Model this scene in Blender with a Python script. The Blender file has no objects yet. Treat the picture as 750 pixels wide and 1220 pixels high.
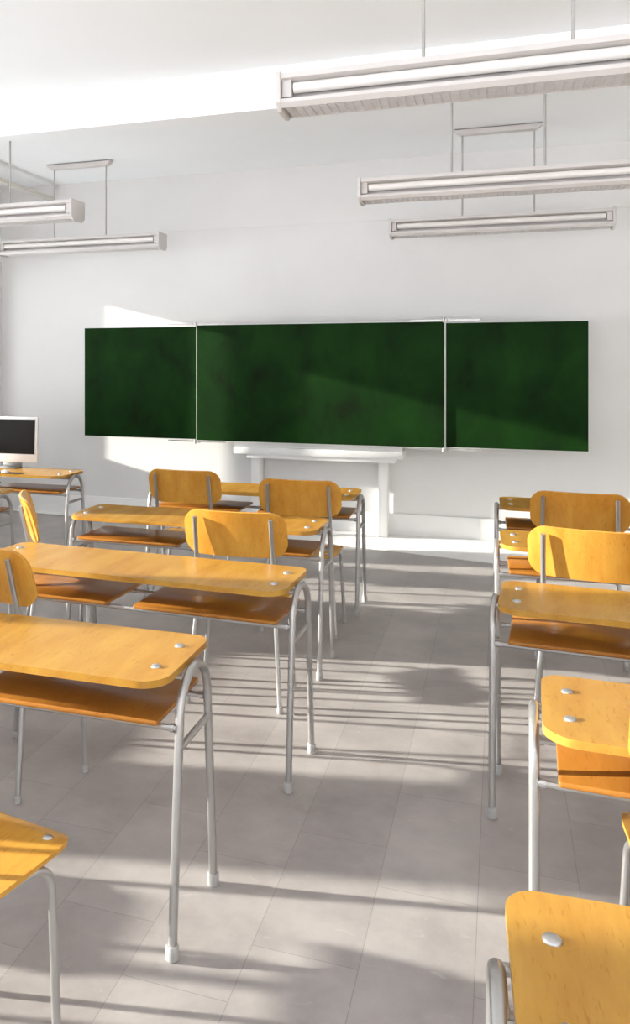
import bpy, bmesh, math, random
from mathutils import Vector, Matrix

S = bpy.context.scene
COL = S.collection
R = math.radians

# ------------------------------------------------------------------ camera, sky, sun, exposure
cam_d = bpy.data.cameras.new('camera')
cam = bpy.data.objects.new('camera', cam_d)
COL.objects.link(cam)
S.camera = cam
cam.location = (0.0, 0.0, 1.5)
cam.rotation_euler = (R(90), 0, R(18.742))
cam_d.sensor_fit = 'AUTO'
cam_d.sensor_width = 36.0
cam_d.lens = 987.345 / 1220.0 * 36.0
cam_d.shift_x = (375.0 - 260.0) / 1220.0
cam_d.shift_y = -(610.0 - 431.0) / 1220.0
cam_d.clip_start = 0.05

world = bpy.data.worlds.new('sky')
S.world = world
world.use_nodes = True
wnt = world.node_tree
bg = wnt.nodes['Background']
bg.inputs['Strength'].default_value = 2.35
# pale sky above, added glow below the horizon to brighten the ceiling
wtc = wnt.nodes.new('ShaderNodeTexCoord')
wsp = wnt.nodes.new('ShaderNodeSeparateXYZ')
wnt.links.new(wtc.outputs['Generated'], wsp.inputs[0])
wmr = wnt.nodes.new('ShaderNodeMapRange')
wmr.inputs['From Min'].default_value = -0.06
wmr.inputs['From Max'].default_value = 0.02
wnt.links.new(wsp.outputs['Z'], wmr.inputs['Value'])
wrp = wnt.nodes.new('ShaderNodeValToRGB')
wrp.color_ramp.elements[0].color = (2.45, 2.52, 2.64, 1)
wrp.color_ramp.elements[1].color = (0.56, 0.60, 0.65, 1)
wnt.links.new(wmr.outputs['Result'], wrp.inputs['Fac'])
# world boosted towards the window side, added fill for the far ceiling
wmx = wnt.nodes.new('ShaderNodeMapRange')
wmx.inputs['From Min'].default_value = -0.25
wmx.inputs['From Max'].default_value = -0.85
wmx.inputs['To Min'].default_value = 1.0
wmx.inputs['To Max'].default_value = 1.75
wnt.links.new(wsp.outputs['X'], wmx.inputs['Value'])
wvm = wnt.nodes.new('ShaderNodeVectorMath')
wvm.operation = 'SCALE'
wnt.links.new(wrp.outputs['Color'], wvm.inputs[0])
wnt.links.new(wmx.outputs['Result'], wvm.inputs['Scale'])
wnt.links.new(wvm.outputs['Vector'], bg.inputs['Color'])

SUN_AZ, SUN_EL = 11.0, 13.15
sun_d = bpy.data.lights.new('sun', 'SUN')
sun_d.energy = 17.0
sun_d.color = (1.0, 0.955, 0.87)
sun_d.angle = R(0.9)
sun = bpy.data.objects.new('sun', sun_d)
COL.objects.link(sun)
dv = Vector((math.cos(R(SUN_AZ)) * math.cos(R(SUN_EL)), math.sin(R(SUN_AZ)) * math.cos(R(SUN_EL)), -math.sin(R(SUN_EL))))
sun.rotation_euler = dv.to_track_quat('-Z', 'Y').to_euler()
sun.location = (-12, -2, 5)

S.view_settings.view_transform = 'Standard'
S.view_settings.look = 'None'
S.view_settings.gamma = 1.0
S.view_settings.use_curve_mapping = False
S.view_settings.exposure = 0.0
S.cycles.max_bounces = 12
S.cycles.diffuse_bounces = 8

# ------------------------------------------------------------------ materials
def mat(name, color, rough=0.5, metal=0.0, spec=0.5, coat=0.0):
    m = bpy.data.materials.new(name)
    m.use_nodes = True
    b = m.node_tree.nodes['Principled BSDF']
    b.inputs['Base Color'].default_value = (*color, 1)
    b.inputs['Roughness'].default_value = rough
    b.inputs['Metallic'].default_value = metal
    b.inputs['Specular IOR Level'].default_value = spec
    b.inputs['Coat Weight'].default_value = coat
    b.inputs['Coat Roughness'].default_value = 0.15
    return m

def nd(m, t, **kw):
    n = m.node_tree.nodes.new(t)
    for k, v in kw.items():
        if k in n.inputs.keys():
            n.inputs[k].default_value = v
        else:
            setattr(n, k, v)
    return n

def ln(m, a, ao, b, bi):
    m.node_tree.links.new(a.outputs[ao], b.inputs[bi])

def ramp(m, stops):
    r = m.node_tree.nodes.new('ShaderNodeValToRGB')
    el = r.color_ramp.elements
    while len(el) > 1:
        el.remove(el[-1])
    el[0].position, el[0].color = stops[0][0], (*stops[0][1], 1)
    for p, c in stops[1:]:
        e = el.new(p)
        e.color = (*c, 1)
    return r

def noisy(name, c0, c1, scale, rough=0.6, bump=0.0, bscale=80, metal=0.0, spec=0.5, stretch=(1, 1, 1), lo=0.35, hi=0.65, detail=4):
    m = mat(name, c0, rough, metal, spec)
    b = m.node_tree.nodes['Principled BSDF']
    tc = nd(m, 'ShaderNodeTexCoord')
    mp = nd(m, 'ShaderNodeMapping', Scale=stretch)
    ln(m, tc, 'Object', mp, 'Vector')
    n = nd(m, 'ShaderNodeTexNoise', Scale=scale, Detail=detail)
    ln(m, mp, 'Vector', n, 'Vector')
    r = ramp(m, [(lo, c0), (hi, c1)])
    ln(m, n, 'Fac', r, 'Fac')
    ln(m, r, 'Color', b, 'Base Color')
    if bump:
        n2 = nd(m, 'ShaderNodeTexNoise', Scale=bscale, Detail=3.0)
        ln(m, tc, 'Object', n2, 'Vector')
        bp = nd(m, 'ShaderNodeBump', Strength=bump, Distance=0.01)
        ln(m, n2, 'Fac', bp, 'Height')
        ln(m, bp, 'Normal', b, 'Normal')
    return m

def wood(name, stretch, a=(0.47, 0.212, 0.030), b_=(0.61, 0.335, 0.062), rough=0.27):
    m = mat(name, a, rough, 0, 0.26)
    b = m.node_tree.nodes['Principled BSDF']
    tc = nd(m, 'ShaderNodeTexCoord')
    oi = nd(m, 'ShaderNodeObjectInfo')
    add = nd(m, 'ShaderNodeVectorMath', operation='MULTIPLY_ADD')
    cmb = nd(m, 'ShaderNodeCombineXYZ')
    ln(m, oi, 'Random', cmb, 'X'); ln(m, oi, 'Random', cmb, 'Y'); ln(m, oi, 'Random', cmb, 'Z')
    ln(m, cmb, 'Vector', add, 0)
    add.inputs[1].default_value = (7.3, 5.1, 9.7)
    ln(m, tc, 'Object', add, 2)
    mp = nd(m, 'ShaderNodeMapping', Scale=stretch)
    ln(m, add, 'Vector', mp, 'Vector')
    n = nd(m, 'ShaderNodeTexNoise', Scale=2.2, Detail=6.0, Roughness=0.6)
    ln(m, mp, 'Vector', n, 'Vector')
    r = ramp(m, [(0.3, a), (0.7, b_)])
    ln(m, n, 'Fac', r, 'Fac')
    # short dark flecks of beech
    mp2 = nd(m, 'ShaderNodeMapping', Scale=tuple(v * 5.0 for v in stretch))
    ln(m, add, 'Vector', mp2, 'Vector')
    n2 = nd(m, 'ShaderNodeTexNoise', Scale=5.0, Detail=2.0)
    ln(m, mp2, 'Vector', n2, 'Vector')
    r2 = ramp(m, [(0.29, (0.70, 0.62, 0.55)), (0.40, (1, 1, 1))])
    ln(m, n2, 'Fac', r2, 'Fac')
    mx = nd(m, 'ShaderNodeMix', data_type='RGBA', blend_type='MULTIPLY')
    mx.inputs['Factor'].default_value = 0.55
    m.node_tree.links.new(r.outputs['Color'], mx.inputs[6])
    m.node_tree.links.new(r2.outputs['Color'], mx.inputs[7])
    m.node_tree.links.new(mx.outputs[2], b.inputs['Base Color'])
    return m

def floor_material():
    m = mat('floor_tiles', (0.4, 0.38, 0.37), 0.42, 0, 0.4)
    b = m.node_tree.nodes['Principled BSDF']
    tc = nd(m, 'ShaderNodeTexCoord')
    mp = nd(m, 'ShaderNodeMapping')
    mp.inputs['Rotation'].default_value = (0, 0, R(90))
    mp.inputs['Location'].default_value = (0.21, 0.058, 0)
    ln(m, tc, 'Object', mp, 'Vector')
    br = nd(m, 'ShaderNodeTexBrick', Scale=1.0)
    br.inputs['Brick Width'].default_value = 0.545
    br.inputs['Row Height'].default_value = 0.2725
    br.inputs['Mortar Size'].default_value = 0.0012
    br.inputs['Mortar Smooth'].default_value = 0.3
    br.inputs['Color1'].default_value = (0.395, 0.364, 0.350, 1)
    br.inputs['Color2'].default_value = (0.435, 0.404, 0.388, 1)
    br.inputs['Mortar'].default_value = (0.29, 0.27, 0.262, 1)
    br.offset = 0.37
    ln(m, mp, 'Vector', br, 'Vector')
    n = nd(m, 'ShaderNodeTexNoise', Scale=2.6, Detail=8.0, Roughness=0.65)
    ln(m, tc, 'Object', n, 'Vector')
    r = ramp(m, [(0.28, (0.68, 0.67, 0.67)), (0.72, (1.10, 1.10, 1.10))])
    ln(m, n, 'Fac', r, 'Fac')
    mx = nd(m, 'ShaderNodeMix', data_type='RGBA', blend_type='MULTIPLY')
    mx.inputs['Factor'].default_value = 1.0
    m.node_tree.links.new(br.outputs['Color'], mx.inputs[6])
    m.node_tree.links.new(r.outputs['Color'], mx.inputs[7])
    # pale scuffs
    mp2 = nd(m, 'ShaderNodeMapping', Scale=(1, 2.2, 1))
    ln(m, tc, 'Object', mp2, 'Vector')
    n2 = nd(m, 'ShaderNodeTexNoise', Scale=17.0, Detail=6.0, Roughness=0.7, Distortion=0.6)
    ln(m, mp2, 'Vector', n2, 'Vector')
    r2 = ramp(m, [(0.62, (0, 0, 0)), (0.74, (0.45, 0.45, 0.45))])
    ln(m, n2, 'Fac', r2, 'Fac')
    mx2 = nd(m, 'ShaderNodeMix', data_type='RGBA', blend_type='MIX')
    m.node_tree.links.new(r2.outputs['Color'], mx2.inputs[0])
    m.node_tree.links.new(mx.outputs[2], mx2.inputs[6])
    mx2.inputs[7].default_value = (0.56, 0.54, 0.52, 1)
    m.node_tree.links.new(mx2.outputs[2], b.inputs['Base Color'])
    r3 = ramp(m, [(0.3, (0.36, 0.36, 0.36)), (0.7, (0.50, 0.50, 0.50))])
    ln(m, n, 'Fac', r3, 'Fac')
    ln(m, r3, 'Color', b, 'Roughness')
    bp = nd(m, 'ShaderNodeBump', Strength=0.06, Distance=0.004)
    ln(m, n2, 'Fac', bp, 'Height')
    ln(m, bp, 'Normal', b, 'Normal')
    return m

def board_material():
    m = mat('chalkboard_green', (0.02, 0.07, 0.015), 0.5, 0, 0.06)
    b = m.node_tree.nodes['Principled BSDF']
    tc = nd(m, 'ShaderNodeTexCoord')
    mp = nd(m, 'ShaderNodeMapping', Scale=(1, 1, 0.7))
    ln(m, tc, 'Object', mp, 'Vector')
    n = nd(m, 'ShaderNodeTexNoise', Scale=3.2, Detail=6.0, Roughness=0.6, Distortion=0.4)
    ln(m, mp, 'Vector', n, 'Vector')
    r = ramp(m, [(0.30, (0.0055, 0.0105, 0.0034)), (0.46, (0.0056, 0.0250, 0.0038)), (0.72, (0.0085, 0.040, 0.0050))])
    ln(m, n, 'Fac', r, 'Fac')
    ln(m, r, 'Color', b, 'Base Color')
    r3 = ramp(m, [(0.3, (0.62, 0.62, 0.62)), (0.7, (0.45, 0.45, 0.45))])
    ln(m, n, 'Fac', r3, 'Fac')
    ln(m, r3, 'Color', b, 'Roughness')
    return m

def glass_material():
    m = bpy.data.materials.new('window_glass')
    m.use_nodes = True
    nt = m.node_tree
    for n in list(nt.nodes):
        nt.nodes.remove(n)
    o = nt.nodes.new('ShaderNodeOutputMaterial')
    t = nt.nodes.new('ShaderNodeBsdfTransparent')
    t.inputs['Color'].default_value = (0.97, 0.98, 0.975, 1)
    g = nt.nodes.new('ShaderNodeBsdfGlossy')
    g.inputs['Roughness'].default_value = 0.02
    mx = nt.nodes.new('ShaderNodeMixShader')
    mx.inputs[0].default_value = 0.05
    nt.links.new(t.outputs[0], mx.inputs[1])
    nt.links.new(g.outputs[0], mx.inputs[2])
    nt.links.new(mx.outputs[0], o.inputs['Surface'])
    return m

M = {
    'wall': noisy('wall_paint', (0.715, 0.705, 0.695), (0.745, 0.735, 0.725), 1.6, 0.75, 0.10, 60, spec=0.2),
    'ceiling': noisy('ceiling_paint', (0.865, 0.885, 0.90), (0.885, 0.905, 0.92), 1.2, 0.85, 0.04, 90, spec=0.2),
    'trim': noisy('trim_paint', (0.82, 0.815, 0.805), (0.85, 0.845, 0.835), 2.0, 0.5, 0.02, 50, spec=0.35),
    'floor': floor_material(),
    'wood_top': wood('beech_desktop', (6.0, 1.2, 6.0), (0.40, 0.182, 0.026), (0.53, 0.292, 0.053)),
    'wood_shelf': wood('beech_shelf', (6.0, 1.2, 6.0), (0.31, 0.114, 0.018), (0.40, 0.165, 0.028), 0.28),
    'wood_back': wood('beech_backrest', (6.0, 6.0, 1.2), (0.55, 0.232, 0.030), (0.70, 0.365, 0.062)),
    'wood_seat': wood('beech_seat', (6.0, 1.2, 6.0)),
    'steel': noisy('satin_steel', (0.43, 0.422, 0.415), (0.49, 0.48, 0.47), 6, 0.36, 0, metal=0.85),
    'cap': noisy('grey_foot_cap', (0.36, 0.35, 0.34), (0.42, 0.41, 0.40), 30, 0.5),
    'bolt': noisy('bolt_steel', (0.50, 0.49, 0.48), (0.58, 0.57, 0.56), 40, 0.34, 0, metal=0.9),
    'dark': noisy('dark_plastic', (0.05, 0.048, 0.046), (0.07, 0.067, 0.064), 20, 0.5),
    'board': board_material(),
    'alu': noisy('white_aluminium', (0.74, 0.74, 0.72), (0.80, 0.80, 0.78), 8, 0.4, 0, spec=0.5),
    'chrome': noisy('hinge_steel', (0.50, 0.48, 0.46), (0.58, 0.56, 0.54), 20, 0.35, 0, metal=0.8),
    'lamp_body': noisy('lamp_enamel', (0.60, 0.57, 0.555), (0.63, 0.60, 0.585), 5, 0.45),
    'lamp_tube': noisy('lamp_tube_glass', (0.78, 0.745, 0.72), (0.80, 0.77, 0.745), 6, 0.35),
    'lamp_grille': noisy('lamp_grille_metal', (0.60, 0.575, 0.56), (0.64, 0.615, 0.60), 30, 0.5),
    'rod': noisy('rod_enamel', (0.40, 0.385, 0.37), (0.44, 0.42, 0.405), 8, 0.45),
    'rail': noisy('cream_rail', (0.66, 0.63, 0.57), (0.70, 0.67, 0.61), 5, 0.5),
    'mon_white': noisy('monitor_white', (0.78, 0.77, 0.76), (0.82, 0.81, 0.80), 5, 0.35),
    'mon_black': noisy('monitor_screen', (0.010, 0.009, 0.008), (0.014, 0.012, 0.011), 3, 0.15, spec=0.12),
    'mon_alu': noisy('monitor_stand_aluminium', (0.36, 0.36, 0.36), (0.42, 0.42, 0.42), 10, 0.35, 0, metal=0.8),
    'pad': noisy('mouse_pad_cloth', (0.012, 0.012, 0.012), (0.02, 0.02, 0.02), 60, 0.85),
    'glass': glass_material(),
}

# ------------------------------------------------------------------ mesh helpers
def link(name, bm, m, parent=None, loc=None, smooth=True, ang=35):
    bm.normal_update()
    if smooth:
        for f in bm.faces:
            f.smooth = True
        for e in bm.edges:
            if len(e.link_faces) == 2 and e.calc_face_angle(0) > R(ang):
                e.smooth = False
    me = bpy.data.meshes.new(name)
    bm.to_mesh(me)
    bm.free()
    me.materials.append(M[m] if isinstance(m, str) else m)
    o = bpy.data.objects.new(name, me)
    COL.objects.link(o)
    if parent:
        o.parent = parent
    if loc:
        o.location = loc
    return o

def thing(name, label, cat, loc=(0, 0, 0), rotz=0, group=None):
    o = bpy.data.objects.new(name, None)
    o.empty_display_size = 0.1
    COL.objects.link(o)
    o.location = loc
    o.rotation_euler = (0, 0, R(rotz))
    o['label'] = label
    o['category'] = cat
    if group:
        o['group'] = group
    return o

def struct(o):
    o['kind'] = 'structure'
    return o

def box(bm, x0, x1, y0, y1, z0, z1, bev=0.0, seg=2):
    r = bmesh.ops.create_cube(bm, size=1.0)
    vs = r['verts']
    for v in vs:
        v.co = Vector(((x0 + x1) / 2 + v.co.x * (x1 - x0), (y0 + y1) / 2 + v.co.y * (y1 - y0), (z0 + z1) / 2 + v.co.z * (z1 - z0)))
    if bev:
        es = list({e for v in vs for e in v.link_edges})
        bmesh.ops.bevel(bm, geom=es, offset=bev, segments=seg, affect='EDGES', profile=0.5)

def fillet(pts, rad, n=6):
    pts = [Vector(p) for p in pts]
    out = [pts[0]]
    for i in range(1, len(pts) - 1):
        r = rad[i - 1] if isinstance(rad, (list, tuple)) else rad
        a = (pts[i - 1] - pts[i]); b = (pts[i + 1] - pts[i])
        la, lb = a.length, b.length
        a.normalize(); b.normalize()
        th = a.angle(b)
        if th > math.pi - 0.02 or r <= 0:
            out.append(pts[i]); continue
        d = min(r / math.tan(th / 2), la * 0.48, lb * 0.48)
        rr = d * math.tan(th / 2)
        c = pts[i] + (a + b).normalized() * (rr / math.sin(th / 2))
        p0, p1 = pts[i] + a * d, pts[i] + b * d
        v0, v1 = p0 - c, p1 - c
        tot = v0.angle(v1)
        ax = v0.cross(v1).normalized()
        for k in range(n + 1):
            out.append(c + Matrix.Rotation(tot * k / n, 3, ax) @ v0)
    out.append(pts[-1])
    return out

def tube(bm, pts, r, seg=14, caps=True):
    pts = [Vector(p) for p in pts]
    rs = r if isinstance(r, (list, tuple)) else [r] * len(pts)
    tang = []
    for i in range(len(pts)):
        if i == 0: t = pts[1] - pts[0]
        elif i == len(pts) - 1: t = pts[-1] - pts[-2]
        else: t = (pts[i + 1] - pts[i]).normalized() + (pts[i] - pts[i - 1]).normalized()
        tang.append(t.normalized())
    up = Vector((0, 0, 1)) if abs(tang[0].z) < 0.9 else Vector((1, 0, 0))
    nrm = (up - tang[0] * up.dot(tang[0])).normalized()
    rings = []
    for i, p in enumerate(pts):
        nrm = (nrm - tang[i] * nrm.dot(tang[i])).normalized()
        bn = tang[i].cross(nrm)
        ring = [bm.verts.new(p + (nrm * math.cos(2 * math.pi * k / seg) + bn * math.sin(2 * math.pi * k / seg)) * rs[i]) for k in range(seg)]
        rings.append(ring)
    for a, b in zip(rings, rings[1:]):
        for k in range(seg):
            bm.faces.new((a[k], a[(k + 1) % seg], b[(k + 1) % seg], b[k]))
    if caps:
        bm.faces.new(list(reversed(rings[0])))
        bm.faces.new(rings[-1])

def lathe(bm, prof, c=(0, 0, 0), seg=20):
    c = Vector(c)
    rings = []
    for (r, z) in prof:
        if r < 1e-6:
            rings.append([bm.verts.new(c + Vector((0, 0, z)))])
        else:
            rings.append([bm.verts.new(c + Vector((r * math.cos(2 * math.pi * k / seg), r * math.sin(2 * math.pi * k / seg), z))) for k in range(seg)])
    for a, b in zip(rings, rings[1:]):
        for k in range(seg):
            k2 = (k + 1) % seg
            if len(a) == 1 and len(b) == 1: continue
            if len(a) == 1: bm.faces.new((a[0], b[k2], b[k]))
            elif len(b) == 1: bm.faces.new((a[k], a[k2], b[0]))
            else: bm.faces.new((a[k], a[k2], b[k2], b[k]))
    for ring, flip in ((rings[0], True), (rings[-1], False)):
        if len(ring) > 2:
            bm.faces.new(list(reversed(ring)) if flip else ring)
    bmesh.ops.recalc_face_normals(bm, faces=bm.faces[:])

def rrect(x0, x1, y0, y1, radii, n=8):
    # corner radii in the order near-left, near-right, far-right, far-left
    pts = []
    for (cx, cy, a0, r) in ((x0 + radii[0], y0 + radii[0], 180, radii[0]), (x1 - radii[1], y0 + radii[1], 270, radii[1]),
                            (x1 - radii[2], y1 - radii[2], 0, radii[2]), (x0 + radii[3], y1 - radii[3], 90, radii[3])):
        for k in range(n + 1):
            a = R(a0 + 90.0 * k / n)
            pts.append((cx + r * math.cos(a), cy + r * math.sin(a)))
    return pts

def plate(bm, pts, z0, z1, bev=0.0, seg=2):
    a = [bm.verts.new((x, y, z0)) for x, y in pts]
    b = [bm.verts.new((x, y, z1)) for x, y in pts]
    n = len(pts)
    f0 = bm.faces.new(list(reversed(a)))
    f1 = bm.faces.new(b)
    for i in range(n):
        bm.faces.new((a[i], a[(i + 1) % n], b[(i + 1) % n], b[i]))
    if bev:
        es = list(f0.edges) + list(f1.edges)
        bmesh.ops.bevel(bm, geom=es, offset=bev, segments=seg, affect='EDGES', profile=0.5)

def prism_x(bm, poly, x0, x1, bev=0.0):
    # polygon in (y, z), extruded along x
    a = [bm.verts.new((x0, y, z)) for y, z in poly]
    b = [bm.verts.new((x1, y, z)) for y, z in poly]
    n = len(poly)
    fs = [bm.faces.new(a), bm.faces.new(list(reversed(b)))]
    for i in range(n):
        fs.append(bm.faces.new((a[i], b[i], b[(i + 1) % n], a[(i + 1) % n])))
    bmesh.ops.recalc_face_normals(bm, faces=fs)
    if bev:
        bmesh.ops.bevel(bm, geom=list({e for f in fs for e in f.edges}), offset=bev, segments=2, affect='EDGES', profile=0.5)

def sheet(bm, L, lo, hi, pos, th, ns=28, nt=8):
    # curved board: s across, t between lo(s) and hi(s); pos(s, t) gives the middle surface and its normal
    ss = [-L * math.cos(math.pi * i / ns) for i in range(ns + 1)]
    A, B = [], []
    for s in ss:
        ra, rb = [], []
        for j in range(nt + 1):
            t = lo(s) + (hi(s) - lo(s)) * j / nt
            p, n = pos(s, t)
            ra.append(bm.verts.new(p + n * th / 2)); rb.append(bm.verts.new(p - n * th / 2))
        A.append(ra); B.append(rb)
    for i in range(ns):
        for j in range(nt):
            bm.faces.new((A[i][j], A[i + 1][j], A[i + 1][j + 1], A[i][j + 1]))
            bm.faces.new((B[i][j], B[i][j + 1], B[i + 1][j + 1], B[i + 1][j]))
        bm.faces.new((A[i][0], B[i][0], B[i + 1][0], A[i + 1][0]))
        bm.faces.new((A[i][nt], A[i + 1][nt], B[i + 1][nt], B[i][nt]))
    for j in range(nt):
        bm.faces.new((A[0][j], A[0][j + 1], B[0][j + 1], B[0][j]))
        bm.faces.new((A[ns][j], B[ns][j], B[ns][j + 1], A[ns][j + 1]))
    bmesh.ops.recalc_face_normals(bm, faces=bm.faces[:])

def corner(s, L, r):
    d = abs(s) - (L - r)
    return 0.0 if d <= 0 else r - math.sqrt(max(r * r - d * d, 0.0))

def dup(root, loc, rotz, label, name=None):
    r = root.copy()
    COL.objects.link(r)
    r.location = loc
    r.rotation_euler = (0, 0, R(rotz))
    r['label'] = label
    for ch in list(root.children):
        c = ch.copy(); COL.objects.link(c); c.parent = r
        for g in list(ch.children):
            d = g.copy(); COL.objects.link(d); d.parent = c
    return r

# ------------------------------------------------------------------ the setting
XL, XR, YB, YF, ZC = -4.81, 3.2, -4.6, 7.30, 3.26
T = 0.25
bm = bmesh.new(); box(bm, XL - T, XR, YB, YF + T, -0.12, 0.0)
struct(link('floor', bm, 'floor', smooth=False))
bm = bmesh.new(); box(bm, XL - T, XR, YB, YF + T, ZC, ZC + 0.2)
struct(link('ceiling', bm, 'ceiling', smooth=False))
bm = bmesh.new(); box(bm, XL - T, XR, YF, YF + T, 0.0, ZC)
struct(link('wall_front', bm, 'wall', smooth=False))
bm = bmesh.new(); box(bm, XR, XR + T, YB, YF + T, 0.0, ZC)
struct(link('wall_right', bm, 'wall', smooth=False))
# left wall with window openings
WIN = [(-3.7, -2.3), (-1.8, -0.40), (0.235, 1.575), (2.09, 3.42), (4.16, 5.46), (5.84, 6.605), (6.765, 7.105)]
Z0, Z1 = 0.80, 2.40
bm = bmesh.new()
ys = YB
for (a, b) in WIN:
    box(bm, XL - T, XL, ys, a, 0.0, ZC)
    box(bm, XL - T, XL, a, b, 0.0, Z0)
    box(bm, XL - T, XL, a, b, Z1, ZC)
    ys = b
box(bm, XL - T, XL, ys, YF, 0.0, ZC)
struct(link('wall_left', bm, 'wall', smooth=False))
for i, (a, b) in enumerate(WIN):
    bm = bmesh.new()
    xa, xb = XL - 0.10, XL - 0.05
    f = 0.045
    box(bm, xa, xb, a, a + f, Z0, Z1); box(bm, xa, xb, b - f, b, Z0, Z1)
    box(bm, xa, xb, a + f, b - f, Z0, Z0 + f); box(bm, xa, xb, a + f, b - f, Z1 - f, Z1)
    w = struct(link('window_%d' % (i + 1), bm, 'trim', smooth=False))
    if i != 5:
        bm = bmesh.new(); box(bm, xa + 0.02, xa + 0.028, a + f, b - f, Z0 + f, Z1 - f); link('pane', bm, 'glass', w, smooth=False)
        continue
    # narrow fixed light at one side, wider light with a top panel at the other
    my = 6.41
    bm = bmesh.new(); box(bm, xa, xb, my - 0.06, my + 0.06, Z0 + f, Z1 - f)
    link('mullion', bm, 'trim', w, smooth=False)
    bm = bmesh.new(); box(bm, xa + 0.005, xb - 0.005, a + f, my - 0.06, Z1 - 0.20, Z1 - f)
    link('transom_panel', bm, 'trim', w, smooth=False)
    bm = bmesh.new(); box(bm, xa + 0.02, xa + 0.028, a + f, my - 0.06, Z0 + f, Z1 - 0.20); link('pane', bm, 'glass', w, smooth=False)
    bm = bmesh.new(); box(bm, xa + 0.02, xa + 0.028, my + 0.06, b - f, Z0 + f, Z1 - f); link('pane', bm, 'glass', w, smooth=False)
# ceiling beam, shallow beam face along the front wall
bm = bmesh.new(); box(bm, XL, XR, 4.78, 4.90, 3.007, ZC)
struct(link('trim_1', bm, 'ceiling', smooth=False))
bm = bmesh.new(); box(bm, XL, XR, YF - 0.010, YF, 2.733, ZC)
struct(link('trim_2', bm, 'wall', smooth=False))
# baseboards
bm = bmesh.new(); box(bm, XL, XR, YF - 0.018, YF, 0.0, 0.185, 0.004)
struct(link('baseboard_front', bm, 'trim'))
bm = bmesh.new(); box(bm, XL, XL + 0.018, YB, YF - 0.018, 0.0, 0.185, 0.004)
struct(link('baseboard_left', bm, 'trim'))
# white floor border whose front edge runs askew to the wall
bm = bmesh.new()
plate(bm, [(XL + 0.018, 7.26), (-3.98, 7.162), (-1.044, 6.70), (XR, 5.80), (XR, YF - 0.018), (XL + 0.018, YF - 0.018)], 0.0, 0.006)
struct(link('trim_3', bm, 'trim', smooth=False))

# ------------------------------------------------------------------ double school desk
DH = 0.70
def make_desk(label):
    t = thing('school_desk', label, 'desk', group='double school desks')
    bm = bmesh.new()
    plate(bm, rrect(-0.655, 0.655, -0.190, 0.190, (0.075, 0.075, 0.05, 0.05), 10), DH - 0.019, DH, 0.0035, 2)
    top = link('desktop', bm, 'wood_top', t, ang=50)
    for x in (-0.597, 0.597):
        for y in (-0.083, 0.083):
            bm = bmesh.new()
            lathe(bm, [(0.0138, -0.0005), (0.0138, 0.0012), (0.0117, 0.0042), (0.0068, 0.0062), (0, 0.0069)], (x, y, DH), 20)
            link('bolt', bm, 'bolt', top)
    for sx in (-1, 1):
        x = sx * 0.672
        bm = bmesh.new()
        r = 0.1065
        zc = DH - 0.006 - 0.012 - r
        pts = [(x, -0.157, 0.012), (x, -0.157 + 0.05 * 0.6, zc * 0.62)]
        for k in range(19):
            a = math.pi - math.pi * k / 18
            pts.append((x, r * math.cos(a), zc + r * math.sin(a)))
        pts += [(x, 0.157 - 0.05 * 0.6, zc * 0.62), (x, 0.157, 0.012)]
        tube(bm, pts, 0.0118, 16)
        leg = link('leg_frame', bm, 'steel', t)
        bm = bmesh.new()
        tube(bm, [(x, -0.118, 0.505), (x, 0.118, 0.505)], 0.0095, 12)
        link('crossbar', bm, 'steel', leg)
        for y in (-0.157, 0.157):
            bm = bmesh.new()
            lathe(bm, [(0.0135, 0.0), (0.0165, 0.003), (0.0165, 0.033), (0.0145, 0.037), (0.012, 0.037)], (x, y, 0), 18)
            link('foot_cap', bm, 'cap', leg)
    for y in (-0.112, 0.112):
        bm = bmesh.new()
        tube(bm, [(-0.665, y, 0.560), (0.665, y, 0.560)], 0.0085, 10)
        for sx in (-1, 1):
            tube(bm, [(sx * 0.648, y, 0.560), (sx * 0.660, y, 0.560)], 0.0115, 10)
        link('shelf_rail', bm, 'steel', t)
        bm = bmesh.new()
        yy = y * 0.46
        tube(bm, [(-0.668, yy, DH - 0.031), (0.668, yy, DH - 0.031)], 0.0085, 10)
        link('top_rail', bm, 'steel', t)
    for sx in (-1, 1):
        bm = bmesh.new()
        a, b = sorted((sx * 0.057, sx * 0.622))
        plate(bm, rrect(a, b, -0.138, 0.175, (0.006,) * 4, 3), 0.5690, 0.582, 0.002, 1)
        link('shelf', bm, 'wood_shelf', t, ang=50)
    return t

desk0 = make_desk('nearest desk of the left row, its right end reaching into the aisle')
desk0.location = (-1.45, 2.09, 0); desk0.rotation_euler = (0, 0, 0)
dup(desk0, (-1.362, 2.998, 0), -2.4, 'second desk of the left row, the gap between its shelf boards in view')
dup(desk0, (-1.476, 4.014, 0), -0.3, 'third desk of the left row, a single chair back in front of its right half')
dup(desk0, (-1.47, 5.037, 0), 0.5, 'farthest desk of the left row, two chair backs side by side before it')
dup(desk0, (0.654, 5.024, 0), 0.8, 'farthest desk of the right row, mostly hidden by a shaded brown chair back')
dup(desk0, (0.658, 4.005, 0), 1.5, 'fourth desk from the front in the right row, behind the brightly lit chair back')
dup(desk0, (0.655, 2.988, 0), -3.4, 'third desk from the front in the right row, half sunlit, half shaded top')
dup(desk0, (0.748, 2.07, 0), -2.0, 'second desk from the front in the right row, golden lit top and shelf')
dup(desk0, (0.669, 1.182, 0), 3.0, 'nearest desk at the lower right corner with one large bolt head in view')
dup(desk0, (-3.545, 4.355, 0), 0.0, 'desk cut off at the left edge, in front of the computer desk')
dup(desk0, (-3.555, 5.30, 0), 0.0, 'desk by the left wall carrying the white computer monitor')

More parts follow.
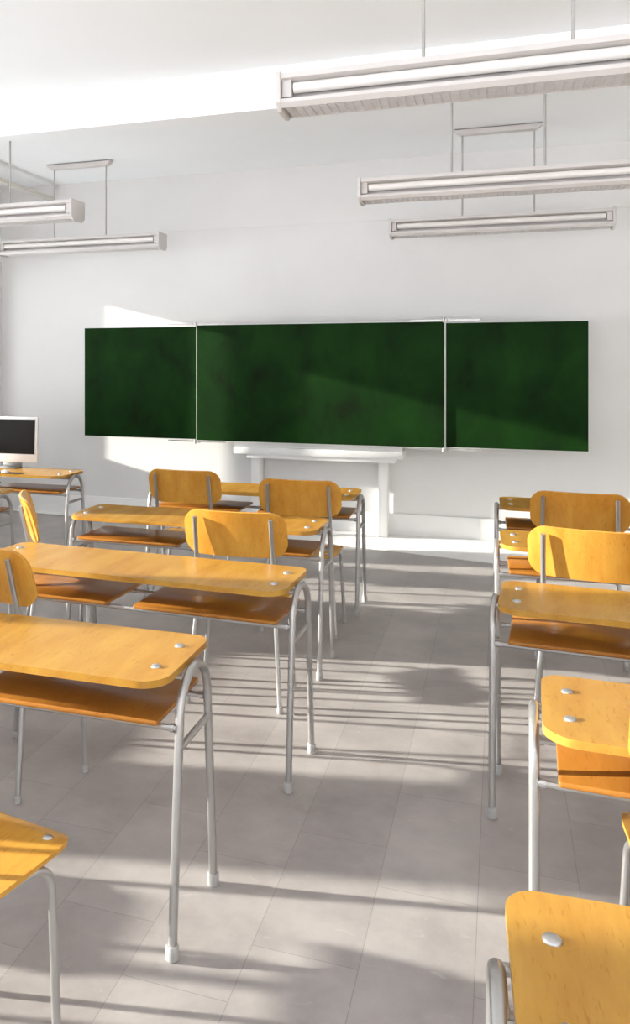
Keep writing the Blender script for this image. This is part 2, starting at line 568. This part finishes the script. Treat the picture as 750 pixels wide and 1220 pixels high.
# ------------------------------------------------------------------ school chair (origin on the floor, faces +y)
def make_chair(label):
    t = thing('school_chair', label, 'chair', group='wooden school chairs')
    # backrest: bent ply, hollow side to the front
    bm = bmesh.new()
    L, rc = 0.230, 0.068
    zb, zt = 0.650, 0.852
    def pos(s, z):
        k = (z - zb) / (zt - zb)
        y = -0.166 - 0.058 * k + 0.75 * s * s
        n = Vector((-1.5 * s, 1.0, 0.28)).normalized()
        return Vector((s, y, z)), n
    def ease(s): return 0.006 * (1 - (s / L) ** 2)
    sheet(bm, L, lambda s: zb + corner(s, L, rc) - ease(s) * 0.3, lambda s: zt - corner(s, L, rc), pos, 0.011, 32, 8)
    back = link('backrest', bm, 'wood_back', t, ang=50)
    # seat
    bm = bmesh.new()
    zs = 0.432
    def hw(y): return 0.200 + 0.004 * (y / 0.19)
    LY, rs = 0.190, 0.088
    def spos(y, x):
        z = zs - 0.010 * math.cos(math.pi * x / 0.44) * math.cos(math.pi * y / 0.5)
        if y > 0.11: z -= 0.024 * ((y - 0.11) / 0.08) ** 2
        return Vector((x, y, z)), Vector((0, 0, 1))
    sheet(bm, LY, lambda y: -hw(y) + corner(y, LY, rs), lambda y: hw(y) - corner(y, LY, rs), spos, 0.011, 28, 12)
    seat = link('seat', bm, 'wood_seat', t, ang=50)
    for x in (-0.148, 0.148):
        for y in (-0.11, 0.13):
            bm = bmesh.new()
            z = spos(y, x)[0].z + 0.0055
            lathe(bm, [(0.0115, -0.001), (0.0115, 0.001), (0.0095, 0.0032), (0.0055, 0.0046), (0, 0.005)], (x, y, z), 18)
            link('bolt', bm, 'bolt', seat)
    for sx in (-1, 1):
        bm = bmesh.new()
        pts = fillet([(sx * 0.207, -0.205, 0.012), (sx * 0.178, -0.160, 0.40), (sx * 0.174, -0.150, 0.50), (sx * 0.169, -0.221, 0.825)], [0.3, 0.5], 6)
        tube(bm, pts, 0.0100, 14)
        leg = link('leg_and_back_post', bm, 'steel', t)
        bm = bmesh.new()
        lathe(bm, [(0.010, 0.0), (0.0125, 0.003), (0.0125, 0.024), (0.010, 0.027)], (sx * 0.207, -0.205, 0), 14)
        link('foot_cap', bm, 'cap', leg)
        bm = bmesh.new()
        pts = fillet([(sx * 0.213, 0.085, 0.012), (sx * 0.190, 0.092, 0.411), (sx * 0.160, -0.09, 0.411), (sx * 0.172, -0.158, 0.405)], [0.055, 0.04], 8)
        tube(bm, pts, 0.0100, 14)
        leg = link('front_leg', bm, 'steel', t)
        bm = bmesh.new()
        lathe(bm, [(0.010, 0.0), (0.0125, 0.003), (0.0125, 0.024), (0.010, 0.027)], (sx * 0.213, 0.085, 0), 14)
        link('foot_cap', bm, 'cap', leg)
    bm = bmesh.new()
    tube(bm, [(-0.176, -0.152, 0.415), (0.176, -0.152, 0.415)], 0.0085, 12)
    link('stretcher', bm, 'steel', t)
    return t

chair0 = make_chair('chair in the left row with a single sunlit back, a post shadow falling across it')
chair0.location = (-1.105, 3.625, 0); chair0.rotation_euler = (0, 0, R(3))
dup(chair0, (-1.80, 4.83, 0), 0.5, 'chair before the farthest left desk, the left of its two shaded backs')
dup(chair0, (-1.055, 4.65, 0), 2.0, 'chair before the farthest left desk, the right of its two shaded backs')
dup(chair0, (0.385, 4.66, 0), -3.0, 'chair with the dark shaded brown back in the right row, before the farthest desk')
dup(chair0, (0.355, 3.685, 0), -7.0, 'chair with the brightest, pale sunlit back in the right row')
dup(chair0, (0.474, 2.030, 0), 2.0, 'chair at the right edge, only its seat corner showing under a desk')
dup(chair0, (-1.665, 2.715, 0), -22.0, 'chair at the left edge whose shaded back stands before the second left desk')
dup(chair0, (-2.022, 3.63, 0), -57.5, 'chair turned sideways, seen edge on at the left end of the third left desk')
dup(chair0, (-1.128, 1.535, 0), -10.0, 'chair at the lower left corner, only its front seat corner and leg showing')
dup(chair0, (-2.02, 1.59, 0), 0.0, 'left chair of the nearest desk, outside the view, its seat shadow rounded in the aisle')
dup(chair0, (-2.95, 1.62, 0), 5.0, 'chair by the windows, outside the view, shading the floor at the lower left')

# ------------------------------------------------------------------ hanging strip lights
def make_lamp(label):
    t = thing('pendant_strip_light', label, 'ceiling light', group='hanging strip lights')
    # origin at the ceiling; camera side is -y
    Lh = 0.775
    zt, zb = -0.665, -0.805
    bm = bmesh.new()
    poly = [(-0.086, zt), (-0.086, zt - 0.020), (-0.028, zt - 0.032), (-0.02, zt - 0.060), (0.02, zt - 0.060), (0.028, zt - 0.032), (0.086, zt - 0.020), (0.086, zt)]
    prism_x(bm, poly, -Lh, Lh)
    body = link('housing', bm, 'lamp_body', t, smooth=False)
    bm = bmesh.new()
    prism_x(bm, [(-0.020, zt - 0.061), (0.020, zt - 0.061), (0.066, zt - 0.107), (-0.066, zt - 0.107)], -Lh, Lh)
    link('reflector', bm, 'lamp_body', t, smooth=False)
    bm = bmesh.new()
    for sy in (-1, 1):
        prism_x(bm, [(sy * 0.088, zt - 0.098), (sy * 0.088, zt - 0.112), (sy * 0.070, zt - 0.128), (sy * 0.066, zt - 0.124), (sy * 0.082, zt - 0.110), (sy * 0.082, zt - 0.098)], -Lh, Lh)
    link('side_rail', bm, 'lamp_body', t, smooth=False)
    bm = bmesh.new()
    for k in range(49):
        x = -Lh + 0.012 + (2 * Lh - 0.024) * k / 48
        prism_x(bm, [(-0.080, zt - 0.112), (-0.066, zt - 0.128), (0.066, zt - 0.128), (0.080, zt - 0.112), (0.072, zt - 0.108), (-0.072, zt - 0.108)], x - 0.0016, x + 0.0016)
    for y in (-0.054, -0.036, -0.018, 0.0, 0.018, 0.036, 0.054):
        box(bm, -Lh + 0.01, Lh - 0.01, y - 0.0016, y + 0.0016, zt - 0.128, zt - 0.112)
    link('louvre_grille', bm, 'lamp_grille', t, smooth=False)
    for sy in (-1, 1):
        bm = bmesh.new()
        tube(bm, [(-Lh + 0.045, sy * 0.055, zt - 0.052), (Lh - 0.045, sy * 0.055, zt - 0.052)], 0.021, 18)
        tb = link('fluorescent_tube', bm, 'lamp_tube', t)
        for sx in (-1, 1):
            bm = bmesh.new()
            a, b = sorted((sx * (Lh - 0.002), sx * (Lh - 0.038)))
            box(bm, a, b, sy * 0.055 - 0.016, sy * 0.055 + 0.016, zt - 0.088, zt - 0.018, 0.003)
            link('tube_socket', bm, 'lamp_body', tb)
    for sx in (-1, 1):
        bm = bmesh.new()
        a, b = sorted((sx * Lh, sx * (Lh + 0.018)))
        prism_x(bm, [(-0.094, zt + 0.006), (-0.094, zt - 0.112), (-0.060, zt - 0.140), (0.060, zt - 0.140), (0.094, zt - 0.112), (0.094, zt + 0.006)], a, b, 0.003)
        link('end_cap', bm, 'lamp_body', t, ang=50)
    for x in (-0.255, 0.255):
        bm = bmesh.new()
        tube(bm, [(x, 0, zt - 0.01), (x, 0, -0.03)], 0.0066, 12)
        link('suspension_rod', bm, 'rod', t)
    bm = bmesh.new()
    prof = [(-0.315, 0.0), (-0.315, -0.006), (-0.296, -0.030), (-0.268, -0.046), (0.268, -0.046), (0.296, -0.030), (0.315, -0.006), (0.315, 0.0)]
    a = [bm.verts.new((x, -0.036, z)) for x, z in prof]
    b = [bm.verts.new((x, 0.036, z)) for x, z in prof]
    fs = [bm.faces.new(a), bm.faces.new(list(reversed(b)))]
    for i in range(len(prof)):
        fs.append(bm.faces.new((a[i], b[i], b[(i + 1) % len(prof)], a[(i + 1) % len(prof)])))
    bmesh.ops.recalc_face_normals(bm, faces=bm.faces[:])
    bmesh.ops.bevel(bm, geom=[e for f in fs[:2] for e in f.edges], offset=0.008, segments=2, affect='EDGES', profile=0.5)
    link('ceiling_plate', bm, 'lamp_body', t, ang=40)
    return t

lamp0 = make_lamp('nearest and largest strip light at top right, its rods leaving the top of the view')
lamp0.location = (-0.012, 3.14, ZC)
dup(lamp0, (-0.012, 5.05, ZC), 0, 'middle strip light on the right, below the nearest one')
dup(lamp0, (-0.014, 6.55, ZC), 0, 'farthest strip light on the right, whole, hung close before the chalkboard wall')
dup(lamp0, (-3.515, 5.05, ZC), 0, 'strip light cut off by the left edge, the higher of the two at the left')
dup(lamp0, (-3.515, 6.55, ZC), 0, 'strip light at the left with its whole ceiling plate and both rods in view')

# cream rail below the ceiling along the window side
bm = bmesh.new()
box(bm, -4.262, -4.205, YB, YF - 0.010, 3.105, 3.140, 0.004)
rail = link('curtain_rail', bm, 'rail')
rail['label'] = 'slim cream rail under the ceiling, running to the wall at upper left'
rail['category'] = 'rail'
for y in (1.0, 3.0, 5.3):
    bm = bmesh.new(); box(bm, -4.24, -4.225, y - 0.012, y + 0.012, 3.135, ZC)
    link('bracket', bm, 'rail', rail, smooth=False)

# ------------------------------------------------------------------ chalkboard
cb = thing('chalkboard', 'long green chalkboard with two side wings on the front wall', 'chalkboard', (-1.50, YF, 1.312))
def panel(name, x0, x1, y, h, th, par, b):
    bm = bmesh.new()
    box(bm, x0, x1, y, y + th, -h / 2, h / 2, 0.002, 1)
    fr = link(name, bm, 'alu', par, ang=40)
    bm = bmesh.new()
    box(bm, x0 + b, x1 - b, y - 0.002, y + 0.004, -h / 2 + b, h / 2 - b)
    link('writing_surface', bm, 'board', fr, smooth=False)
    return fr
XC = -1.50
XM0, XM1 = -2.579, -0.421
YM = -0.315
panel('middle_panel', XM0 - XC, XM1 - XC, YM, 1.042, 0.030, cb, 0.006)
lw = panel('side_wing', -1.136, 0.0, 0.0, 1.020, 0.022, cb, 0.004)
lw.location = (XM0 - XC + 0.004, -0.297, -0.002)
rw = panel('side_wing', 0.0, 1.073, 0.0, 1.020, 0.022, cb, 0.004)
rw.location = (XM1 - XC + 0.002, -0.297, -0.002)
for xh in (XM0, XM1):
    for sz in (-1, 1):
        bm = bmesh.new()
        z = sz * 0.527
        x = xh - XC
        box(bm, x - 0.28, x + 0.27, -0.300, -0.288, z - 0.006, z + 0.006)
        br = link('hinge_rail', bm, 'chrome', cb, smooth=False)
        bm = bmesh.new()
        tube(bm, [(x - 0.014, -0.306, z - 0.020), (x - 0.014, -0.306, z + 0.020)], 0.012, 12)
        tube(bm, [(x + 0.022, -0.300, z - 0.014), (x + 0.022, -0.300, z + 0.014)], 0.009, 12)
        link('hinge_barrel', bm, 'chrome', br)
for x in (-0.80, 0.80):
    bm = bmesh.new()
    box(bm, x - 0.04, x + 0.04, -0.285, 0, -0.36, 0.36, 0.003)
    link('wall_bracket', bm, 'alu', cb)

# ------------------------------------------------------------------ white console under the board
ct = thing('console_table', 'white console table against the front wall under the chalkboard', 'table', (-1.52, YF - 0.019, 0.006))
bm = bmesh.new(); box(bm, -0.714, 0.755, -0.281, -0.001, 0.682, 0.742, 0.003); link('tabletop', bm, 'trim', ct)
bm = bmesh.new(); box(bm, -0.725, 0.750, -0.240, -0.222, 0.742, 0.786, 0.002); link('upstand', bm, 'trim', ct)
bm = bmesh.new(); box(bm, -0.597, 0.687, -0.262, -0.001, 0.645, 0.682, 0.002); link('apron', bm, 'trim', ct)
for x0, x1 in ((-0.59, -0.515), (0.540, 0.615)):
    bm = bmesh.new(); box(bm, x0, x1, -0.150, -0.001, 0.0, 0.645, 0.003); link('leg', bm, 'trim', ct)

# ------------------------------------------------------------------ computer on the desk by the left wall
mon = thing('computer_monitor', 'white computer monitor with a black screen on the desk at the left', 'monitor', (-3.50, 5.39, DH + 0.0005), 3)
bm = bmesh.new(); box(bm, -0.245, 0.245, -0.012, 0.012, 0.048, 0.385, 0.006)
cs = link('casing', bm, 'mon_white', mon)
cs.rotation_euler = (R(-3), 0, 0)
bm = bmesh.new(); box(bm, -0.226, 0.226, -0.0135, -0.008, 0.110, 0.368)
link('screen', bm, 'mon_black', cs, smooth=False)
bm = bmesh.new()
prism_x(bm, [(0.02, 0.20), (0.032, 0.20), (0.075, 0.03), (0.06, 0.012), (-0.022, 0.009), (-0.022, 0.0), (0.085, 0.0), (0.09, 0.03)], -0.075, 0.075, 0.002)
link('stand', bm, 'mon_alu', mon, ang=30)
bm = bmesh.new()
plate(bm, rrect(-0.11, 0.11, -0.035, 0.035, (0.008,) * 4, 4), 0, 0.003, 0.001, 1)
mp_ = link('mouse_pad', bm, 'pad', None, (-3.34, 5.155, DH))
mp_['label'] = 'black mouse pad on the desk in front of the monitor'; mp_['category'] = 'mouse pad'
bm = bmesh.new()
bmesh.ops.create_uvsphere(bm, u_segments=20, v_segments=12, radius=1.0)
for v in bm.verts:
    v.co = Vector((v.co.x * 0.022, v.co.y * 0.032, max(v.co.z, -0.15) * 0.017 + 0.00255))
mouse = thing('computer_mouse', 'small white mouse lying on the black pad', 'mouse', (-3.37, 5.155, DH + 0.003), 80)
link('shell', bm, 'mon_white', mouse)
bm = bmesh.new(); tube(bm, [(-0.002, 0.016, 0.0155), (0.002, 0.016, 0.0155)], 0.004, 12); link('wheel', bm, 'dark', mouse)
